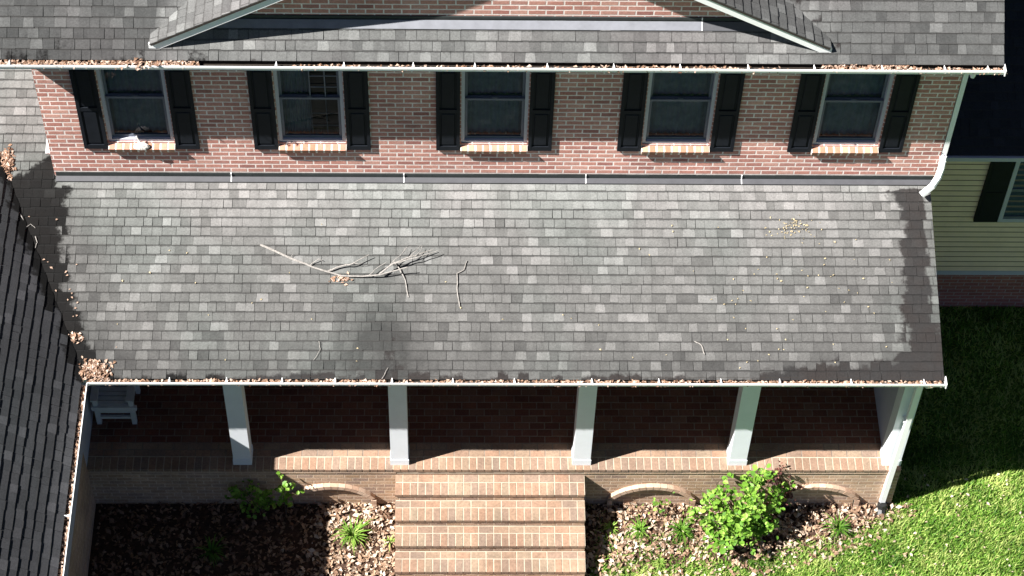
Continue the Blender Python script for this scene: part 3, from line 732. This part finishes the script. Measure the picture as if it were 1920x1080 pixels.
# ------------------------------------------------------------------ cream sided building on the right
sb = empty('siding_building', (9, 3.4, GZ), 'cream sided building with dark roof in shade right of the brick house', 'building')
YS = 3.43
mb = MB(); mb.box(XR + .01, 16, YS, YS + .2, GZ, -.09); mb.build('foundation_wall', 'side_brick', sb)
mb = MB(); z = 0.
while z < 2.6:
    mb.poly([(XR + .01, YS - .022, z), (16, YS - .022, z), (16, YS + .002, z + .115), (XR + .01, YS + .002, z + .115)]); mb.poly([(XR + .01, YS + .002, z), (16, YS + .002, z), (16, YS - .022, z), (XR + .01, YS - .022, z)]); z += .115
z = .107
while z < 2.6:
    mb.box(XR + .01, 16, YS - .030, YS - .001, z, z + .0075, mi=1); z += .115  # thin dark strips painted in as the shadow line of each lap
mb.build('siding_wall', ['cream', 'cream_lap_shade'], sb)
mb = MB(); mb.box(XR + .01, 16, YS - .03, YS + .1, -.09, .0); mb.build('skirt_board', 'trim', sb)
def swin(a, b):
    z0, z1 = 1.17, 2.6; f = MB()
    f.box(a, a + .06, YS - .045, YS + .02, z0, z1); f.box(b - .06, b, YS - .045, YS + .02, z0, z1); f.box(a + .06, b - .06, YS - .047, YS + .02, z0, z0 + .07)
    fo = f.build('window', 'trim', sb, origin=(a, YS, z0))
    g_ = MB(); g_.poly([(a + .06, YS - .022, z0 + .07), (b - .06, YS - .022, z0 + .07), (b - .06, YS - .022, z1), (a + .06, YS - .022, z1)]); g_.build('glass_pane', 'glass', fo)
    g_ = MB(); g_.poly([(a + .06, YS - .019, z0 + .07), (b - .06, YS - .019, z0 + .07), (b - .06, YS - .019, z1), (a + .06, YS - .019, z1)]); g_.build('curtain', 'curtain', fo)
    g_ = MB(); g_.box(a + .06, b - .06, YS - .04, YS - .024, 1.84, 1.90); g_.box(a + .06, b - .06, YS - .04, YS - .024, z0 + .07, z0 + .12); g_.box((a + b) / 2 - .01, (a + b) / 2 + .01, YS - .032, YS - .024, z0 + .12, z1)
    g_.build('sash', 'sash', fo)
swin(7.545, 8.6)
for a in (7.20, 8.61):
    s = MB(); s.box(a, a + .335, YS - .06, YS - .02, 1.19, 2.62); s.box(a + .05, a + .285, YS - .066, YS - .0601, 1.3, 1.85); s.box(a + .05, a + .285, YS - .066, YS - .0601, 1.93, 2.5); s.build('shutter', 'black', sb)
mb = MB(); mb.box(XR + .01, 16.3, YS - .135, YS - .03, 2.60, 2.675); mb.build('gutter', 'trim', sb)
mb = MB(); O = (0, YS - .10, 2.69); V = (0, 1, .5); L5 = 5 * math.hypot(1, .5)
shingles(mb, O, U, V, XR + .02, 12.5, L5, [[(-1, 0, -(XR + .02)), (1, 0, 16)]], None, lambda x, y: -.2, .12)
deck(mb, O, U, V, [(XR + .01, 0), (16, 0), (16, L5), (XR + .01, L5)])
mb.build('roof', ['shingle_shade_tone', 'drip'], sb, label='shingle roof in deep shade, its shade toned into the colour')

# ------------------------------------------------------------------ slatted chair on the porch
ch = empty('porch_chair', (-4.72, .95, 0), 'white slatted armchair standing in the shaded left corner of the porch', 'chair')
cx = -4.72
def part(nm, boxes, mt=None, mat='chair'):
    mb = MB()
    for b in boxes: mb.box(*b, mtx=mt)
    return mb.build(nm, mat, ch)
for s_ in (-1, 1):
    x = cx + s_ * .24
    part('leg', [(x - .032, x + .032, .72, .785, 0, .60)]); part('leg', [(x - .03, x + .03, 1.22, 1.28, 0, .45)])
    part('armrest', [(x - .05, x + .05, .68, 1.3, .60, .63)])
    part('side_slats', [(x - .012, x + .012, .80 + .075 * k, .84 + .075 * k, .42, .60) for k in range(6)] + [(x - .015, x + .015, .785, 1.22, .36, .42)])
part('apron', [(cx - .30, cx + .31, .70, .745, .36, .44)]); part('stretcher', [(cx - .21, cx + .21, .735, .77, .115, .165)]); part('lower_rail', [(cx - .21, cx + .21, .73, .76, .265, .32)])
part('seat', [(cx - .27, cx + .27, .75 + .075 * k, .81 + .075 * k, .425, .445) for k in range(7)])
mt = Matrix.Translation((cx, 1.26, .42)) @ Matrix.Rotation(math.radians(-14), 4, 'X')
part('backrest', [(-.25 + .085 * k, -.19 + .085 * k, -.012, .012, .02, .66) for k in range(6)] + [(-.27, .27, -.02, .02, .66, .73), (-.27, .27, -.02, .02, 0, .05)], mt)

# ------------------------------------------------------------------ lump on the sill of the leftmost window
mb = MB(); cxn, cyn, czn = -4.07, YW - .06, 4.09; rings = []
for i in range(6):
    ph = i / 5 * math.pi / 2; rings.append([(cxn + math.cos(a) * math.cos(ph) * .105 * (1 + .12 * noise.noise(Vector((math.cos(a) * 2, math.sin(a) * 2, i)))), cyn + math.sin(a) * math.cos(ph) * .05, czn - .035 + math.sin(ph) * .075) for a in [k * math.pi / 6 for k in range(12)]])
for i in range(5):
    for k in range(12): mb.poly([rings[i][k], rings[i][(k + 1) % 12], rings[i + 1][(k + 1) % 12], rings[i + 1][k]])
for q in range(26):
    a = random.uniform(0, 6.28); p = Vector((cxn + math.cos(a) * random.uniform(.02, .1), cyn + math.sin(a) * .04, czn + random.uniform(-.01, .03)))
    mb.tube([p, p + Vector((random.uniform(-.06, .06), random.uniform(-.03, .03), random.uniform(-.01, .02)))], .0025, 3)
mb.tube([(cxn - .01, cyn + .02, czn + .03), (cxn - .05, cyn + .03, czn + .14)], [.012, .008], 5)
tag(mb.build('bird_nest', 'nest', origin=(cxn, cyn, czn)), 'pale rounded nest on the brick sill of the leftmost upper window', 'nest')

# ------------------------------------------------------------------ branches and twigs on the porch roof
def rp(x, y, h=.02): return Vector((x, y, RZ(y))) + N3 * h
def twig(paths, name, label, group=None, mat='bark'):
    c = paths[0][0][0]; org = rp(*c[:2]); mb = MB(); 
    for pts, r0, r1 in paths:
        P = [rp(p[0], p[1], (p[2] if len(p) > 2 else .02)) for p in pts]; Q = []
        for i in range(len(P) - 1):                  # subdivide with slight kinks
            Q.append(P[i])
            for t_ in (.33, .66): Q.append(P[i].lerp(P[i + 1], t_) + Vector((random.uniform(-1, 1), random.uniform(-1, 1), random.uniform(-.3, .6))) * .006)
        Q.append(P[-1]); m = len(Q)
        mb.tube(Q, [r0 + (r1 - r0) * i / (m - 1) for i in range(m)], 6)
    return tag(mb.build(name, mat, origin=org, smooth=True), label, 'branch', group)
twig([([(-2.59, 1.401, .02), (-2.37, 1.306, .025), (-2.096, 1.184, .03), (-1.822, 1.083, .03), (-1.55, 1.002, .03), (-1.279, .99, .05), (-1.043, 1.00, .09), (-.84, 1.04, .14), (-.705, 1.06, .2)], .0155, .006),
      ([(-1.72, 1.063, .03), (-1.552, 1.12, .05), (-1.404, 1.14, .09), (-1.203, 1.25, .1)], .012, .005),
      ([(-1.063, 1.005, .09), (-.889, 1.13, .12), (-.673, 1.22, .12), (-.388, 1.32, .1)], .014, .005),
      ([(-1.0, 1.04, .1), (-.862, 1.19, .12), (-.775, 1.27, .1), (-.721, 1.36, .08)], .007, .003),
      ([(-1.946, 1.14, .03), (-1.839, 1.21, .06), (-1.798, 1.19, .05)], .007, .003), ([(-.70, 1.21, .12), (-.60, 1.30, .12), (-.551, 1.368, .1)], .007, .003),
      ([(-.89, 1.13, .12), (-.6, 1.2, .14), (-.33, 1.30, .12)], .009, .004), ([(-.78, 1.27, .1), (-.74, 1.33, .12), (-.66, 1.37, .1)], .004, .002), ([(-.62, 1.215, .13), (-.54, 1.30, .13), (-.52, 1.37, .12)], .004, .002), ([(-1.40, 1.14, .08), (-1.33, 1.13, .1), (-1.27, 1.15, .1)], .004, .002), ([(-2.2, 1.23, .03), (-2.17, 1.27, .04)], .005, .003), ([(-1.2, 1.0, .06), (-1.08, 1.10, .08), (-.98, 1.16, .1)], .006, .003)], 'fallen_branch', 'long pale forked dead branch lying across the middle of the porch roof')
twig([([(-.896, 1.19, .05), (-.82, 1.10, .045), (-.737, .951, .02), (-.694, .734, .015)], .008, .007)], 'twig', 'thin brown twig pointing down the slope, crossing the forked branch')
twig([([(-.045, .615), (-.08, .851), (-.08, 1.041), (.008, 1.089), (.048, 1.206)], .008, .006)], 'twig', 'crooked upright twig just right of the forked branch')
twig([([(2.92, .187), (3.006, .133), (3.042, .02)], .008, .007)], 'twig', 'short curved pale twig low on the right part of the porch roof')
twig([([(-1.814, .174), (-1.792, .074), (-1.876, -.065)], .004, .003)], 'twig', 'faint thin twig below the forked branch near the gutter')
twig([([(-5.797, 1.995), (-5.691, 1.836), (-5.621, 1.712), (-5.572, 1.486), (-5.501, 1.424), (-5.45, 1.274), (-5.405, 1.193)], .013, .006), ([(-5.60, 1.60), (-5.52, 1.66), (-5.46, 1.61)], .004, .003), ([(-5.45, 1.50), (-5.42, 1.42), (-5.44, 1.35)], .006, .004)], 'twig', 'weathered stick lying in the roof valley at the left')
twig([([(-1.017, -.301, .03), (-.939, -.156)], .005, .004)], 'twig', 'tiny straw leaning over the edge of the porch gutter')

# leaf piles on the roof
def pile(x, y, sx, sy, n, h, label, mat='litter_orange', s=(.014, .032)):
    mb = MB()
    for i in range(n):
        a, b = random.gauss(0, .45), random.gauss(0, .45)
        hh = h * math.exp(-(a * a + b * b) * 1.5) * random.random()
        leaf(mb, rp(x + a * sx, y + b * sy, .014 + hh), random.uniform(*s), 1, random.random())
    tag(mb.build('leaf_pile', mat, origin=rp(x, y)), label, 'leaf pile', None, 'stuff')
pile(-5.88, 2.46, .10, .20, 200, .035, 'heap of orange dry leaves in the valley left of the brick wall')
pile(-4.86, .215, .08, .06, 32, .03, 'small clump of dry leaves on the black stain above the corner')
pile(-4.60, -.20, .20, .13, 260, .035, 'heap of dry leaves spilling into the gutter corner above the chair')
pile(-4.75, -.27, .12, .08, 60, .05, 'loose dry leaves at the foot of the roof valley')
pile(-1.56, .965, .12, .05, 36, .03, 'few orange leaves caught on the forked branch', s=(.014, .026))
pile(4.22, 1.66, .32, .16, 75, .01, 'sprinkle of pale yellow petals high on the right of the porch roof', 'petal', (.008, .015))
mb = MB()
for i in range(46):
    leaf(mb, Vector((-3.85 + random.gauss(0, .07), YM + random.gauss(.02, .035), HM + .09 + random.uniform(-.01, .04) - (.05 if i < 9 else 0))), random.uniform(.014, .032), 1, random.random())
tag(mb.build('leaf_pile', 'litter_orange', origin=(-3.85, YM, HM + .09)), 'small wad of dry leaves hanging over the upper gutter above the leftmost window', 'leaf pile', None, 'stuff')
# single leaves and petals scattered over the shingles
me0 = None
def roofleaf(x, y, kind):
    global me0
    if me0 is None or kind not in me0:
        me0 = me0 or {}
        mb = MB(); leaf(mb, Vector((0, 0, .008)), .014 if kind == 'petal' else .02, 3, .7, 1.3, Vector((0, -.3, 1)).normalized())
        me0[kind] = mb.build('fallen_petal' if kind == 'petal' else 'fallen_leaf', 'petal' if kind == 'petal' else 'litter_orange')
        o = me0[kind]
    else: o = me0[kind].copy(); sc.collection.objects.link(o)
    o.location = rp(x, y, .012); o.rotation_euler = (0, 0, random.uniform(0, 6.28)); s_ = random.uniform(.6, 1.15); o.scale = (s_, s_, s_)
    if kind == 'petal': tag(o, 'tiny pale petal lying loose on the grey porch shingles', 'petal', 'pale petals scattered on the porch roof')
    else: tag(o, 'single small tan leaf lying loose near the roof valley', 'leaf', 'single tan leaves scattered near the roof valley')
for i in range(85):
    x = random.gauss(4.3, .8) if i < 55 else random.uniform(-4.5, 5.3); y = random.uniform(-.2, 1.7)
    if x < 5.5: roofleaf(x, y, 'petal')
for i in range(22):
    y = random.uniform(-.2, 1.9); x = interp([(q, -4.75 - (RZ(q) - 2.62) / .72) for q in (-.3, 2.3)], y) + abs(random.gauss(.12, .22)) + .03
    roofleaf(x, y, 'leaf')

# ------------------------------------------------------------------ planting bed: soil, litter
def bedline(x):      # lower (front) edge of the bed, y at x
    return interp([(-6, -6), (1.7, -6), (1.75, -1.0), (3.0, -.93), (4.2, -.85), (5.1, -.62), (5.75, -.28), (6.0, 0.0)], x)
mb = MB(); T = [(-5.06, .03)] + [(x, .03) for x in (5.9,)] + [(x, bedline(x)) for x in (5.9, 5.75, 5.1, 4.2, 3.0, 1.75)] + [(1.72, -6), (-5.06, -6)]
mb.poly([(x, y, GZ) for x, y in T]); bed = tag(mb.build('planting_bed', 'soil'), 'brown soil of the planting bed below the porch', None, None, 'structure')
mb = MB(); cnt = 0
for i in range(21000):
    x = random.uniform(-5.0, 6.3); y = random.uniform(-2.0, .02)
    if SX0 - .01 < x < SX1 + .01: continue
    f = 1.0
    if x > SX1:
        e = bedline(x) + .12 * noise.noise(Vector((x * 3, y * 3, 0)))
        f = 1.0 if y > e + .1 else (.45 if y > e - .25 else .03)
    elif x < -2: f = .45
    if random.random() > f: continue
    hgt = .02 + .03 * abs(noise.noise(Vector((x * 4, y * 4, 5)))) * 2
    leaf(mb, Vector((x, y, GZ + random.uniform(.005, hgt + .03))), random.choice((random.uniform(.010, .02), random.uniform(.018, .034), random.uniform(.022, .046))), .9, min(1, max(0, random.gauss(.48, .32) * (.45 if x < -2.2 else 1))))  # shade of the left bed put into the leaf tone
for i in range(150):
    x, y = random.uniform(4.5, 8.2), random.uniform(-1.3, .5); leaf(mb, Vector((x, y, GZ + .05)), random.uniform(.012, .026), .9, random.uniform(.5, 1))
tag(mb.build('leaf_litter', 'litter', origin=(0, -.5, GZ)), 'pinkish brown dry leaf litter covering the planting bed', 'leaf litter', None, 'stuff')

# ------------------------------------------------------------------ lawn blades
mb = MB()
def blade(x, y, z, L, w_, tone, lean=.6):
    a = random.uniform(0, 6.283); dx, dy = math.cos(a), math.sin(a); px, py = -dy * w_, dx * w_; le = random.uniform(.1, lean) * L
    b = len(mb.v); c = (tone, 0, 0)
    mb.v += [(x - px, y - py, z), (x + px, y + py, z), (x + dx * le, y + dy * le, z + L * random.uniform(.6, 1))]; mb.f.append((b, b + 1, b + 2)); mb.uv += [(0, 0)] * 3; mb.c += [c] * 3; mb.mi.append(0)
n = 0
while n < 75000:
    x = random.uniform(1.75, 9.0); y = random.uniform(-1.9, YS)
    if y > .0 and x < 6.0: continue
    dark = y > .9
    if dark and random.random() < .45: n += 1; continue
    e = bedline(x) if x < 6 else -9 if False else (bedline(x) if x < 6 else 5)
    if x < 6.0:
        d_ = e - y + .22 * noise.noise(Vector((x * 2.5, y * 2.5, 1))) + .1
        pr = max(0, min(1, d_ / .35 + .1)) if d_ > -.1 else .0
        if x < 3.4: pr = min(1, pr * .7 + (.34 if y < -.5 else .04))
        if random.random() > pr: n += 1; continue
    t_ = .5 + .45 * noise.noise(Vector((x * 1.7, y * 1.7, 0))) + random.gauss(0, .3)
    t_ += .35 * max(0, noise.noise(Vector((x * 3.1, y * 3.1, 7))) - .1) * 2
    if random.random() < .06: t_ = 1
    blade(x, y, GZ, random.uniform(.04, .10), .0105, max(0, min(1, t_)), 1.1); n += 1
tag(mb.build('lawn_grass', 'blade'), 'bright green lawn grass right of the bed and steps', 'grass', None, 'stuff')

# ------------------------------------------------------------------ plants
def gleaf(mb, c, r, tone, n):
    """rounded leaf, six-sided, folded along its rib"""
    a = n.orthogonal().normalized(); a.rotate(Matrix.Rotation(random.uniform(0, 6.28), 3, n)); b = n.cross(a); f = random.uniform(.1, .35) * r
    p0, p3 = c - a * r, c + a * r * 1.15
    L = [c - a * .45 * r + b * .75 * r + n * f, c + a * .45 * r + b * .7 * r + n * f]; R_ = [c - a * .45 * r - b * .75 * r + n * f, c + a * .45 * r - b * .7 * r + n * f]
    mb.poly([p0, L[0], L[1], p3], (tone, 0, 0)); mb.poly([p3, R_[1], R_[0], p0], (min(1, tone + .08), 0, 0))
def shrub(base, stems, label, cat, lr=(.022, .042), nl=26, mat='leaf_green', name='shrub', spread=.12, group=None, sr=.009):
    o = empty(name, base, label, cat, group); B = Vector(base); sm, lm = MB(), MB()
    for (dx, dy, h, dens) in stems:
        tip = B + Vector((dx, dy, h)); mid = B + Vector((dx * .35 + random.uniform(-.04, .04), dy * .35, h * .55)); pts = []
        for i in range(9):
            t_ = i / 8; p = B * (1 - t_) ** 2 + mid * 2 * t_ * (1 - t_) + tip * t_ * t_; pts.append(p + Vector((random.uniform(-1, 1), random.uniform(-1, 1), 0)) * .006)
        sm.tube(pts, [sr * (1 - .75 * i / 8) for i in range(9)], 5)
        for j in range(random.randint(4, 6)):
            t_ = random.uniform(.3, 1); i = int(t_ * 8); p = pts[i]; e = p + Vector((random.gauss(0, spread), random.gauss(0, spread), random.uniform(-.03, .14)))
            sm.tube([p, p.lerp(e, .5) + Vector((0, 0, .02)), e], [.0035, .003, .002], 4)
            for q in range(int(nl * dens)):
                c_ = p.lerp(e, random.uniform(.2, 1.1)) + Vector([random.gauss(0, .035) for _ in range(3)])
                gleaf(lm, c_, random.uniform(*lr) * random.choice((.7, 1, 1, 1.15)), random.random() ** 1.2, Vector((random.gauss(0, .6), random.gauss(0, .6), 1)).normalized())
    sm.build('stems', 'stem', o); lm.build('foliage', mat, o); return o
st = []
for i in range(25):
    a = random.uniform(0, 6.28); r = math.sqrt(random.random()); st.append((-.10 + math.cos(a) * r * .82, -.02 + math.sin(a) * r * .42, random.uniform(.55, 1.2) * (1.12 - .3 * r), random.uniform(.6, 1.1)))
st += [(.2, .25, 1.5, 1), (.08, .2, 1.4, .9), (.32, .2, 1.35, .7), (-.62, .12, .85, .5), (-.92, .1, .72, .3), (-.5, .35, .95, .5), (.5, .15, .95, .8), (-.35, -.45, .45, .8), (-.6, -.3, .4, .6), (.1, -.4, .5, .8)]
shrub((3.88, -.45, GZ), st, 'leafy bright green bush in front of the fourth porch post', 'shrub', nl=13, lr=(.022, .046))
shrub((4.32, -.12, GZ), [(.05, .1, .98, 1), (.15, .05, .85, 1), (.0, .15, 1.05, 1), (.2, -.05, .7, .8), (.3, .08, .75, .6), (.1, -.15, .5, .5)], 'purple brown twiggy plant behind the bright green bush', 'shrub', nl=9, mat='purple', name='twiggy_shrub', lr=(.015, .028), spread=.09)
shrub((-2.75, -.12, GZ), [(-.3, -.05, .75, 1), (-.5, .02, .6, 1), (.05, -.1, .8, 1), (-.15, -.2, .7, .9), (.2, -.25, .5, .9)], 'leafy green bush in the dark shade left of the steps', 'shrub', nl=12, lr=(.02, .036), spread=.1)
shrub((-2.42, -.16, GZ), [(.0, .0, 1.0, .9), (.06, -.05, .86, .7)], 'upright green sprig catching the sun beside the porch foundation', 'plant', nl=7, name='sprig', lr=(.024, .04), spread=.05)
shrub((2.75, -.2, GZ), [(-.1, .05, .42, .5), (.12, .0, .38, .4)], 'small green seedling below the arch right of the steps', 'plant', nl=6, name='seedling', lr=(.016, .03), spread=.06)
def tuft(x, y, n, L, label, group=None, tone=(.2, .8)):
    mb = MB(); B = Vector((x, y, GZ))
    for i in range(n):
        a = random.uniform(0, 6.283); l = L * random.uniform(.6, 1.1); d_ = Vector((math.cos(a), math.sin(a), 0)); out = random.uniform(.3, .95); w_ = d_.cross(Vector((0, 0, 1))) * .0075
        p = [B + d_ * .02, B + d_ * l * out * .4 + Vector((0, 0, l * .5)), B + d_ * l * out * .8 + Vector((0, 0, l * .55)), B + d_ * l * out * 1.1 + Vector((0, 0, l * .32))]
        c = (random.uniform(*tone), 0, 0)
        mb.poly([p[0] - w_ * .6, p[0] + w_ * .6, p[1] + w_, p[1] - w_], c); mb.poly([p[1] - w_, p[1] + w_, p[2] + w_ * .7, p[2] - w_ * .7], c); mb.poly([p[2] - w_ * .7, p[2] + w_ * .7, p[3]], c)
    return tag(mb.build('grass_tuft', 'blade', origin=(x, y, GZ)), label, 'grass tuft', group)
tuft(-1.50, -.55, 95, .38, 'long bladed green tuft in the litter left of the steps')
tuft(-.99, -.62, 18, .17, 'small yellow green tuft against the left side of the steps', tone=(.5, 1))
tuft(5.19, -.42, 70, .30, 'dark green arching tuft near the right end of the bed', tone=(0, .4))
tuft(2.45, -.45, 60, .24, 'low green tuft right of the dark stair shadow', tone=(.1, .6))
tuft(3.02, -.47, 80, .28, 'dense dark tuft between the stair shadow and the bright bush', tone=(0, .5))
tuft(2.05, -.40, 30, .2, 'short tuft at the edge of the stair shadow', tone=(.3, .8))
tuft(2.7, -.95, 60, .16, 'ragged tuft at the lawn edge under the bush', tone=(.3, .9))
tuft(-3.4, -.8, 60, .3, 'shaded tuft in the darkest part of the bed', tone=(0, .4))
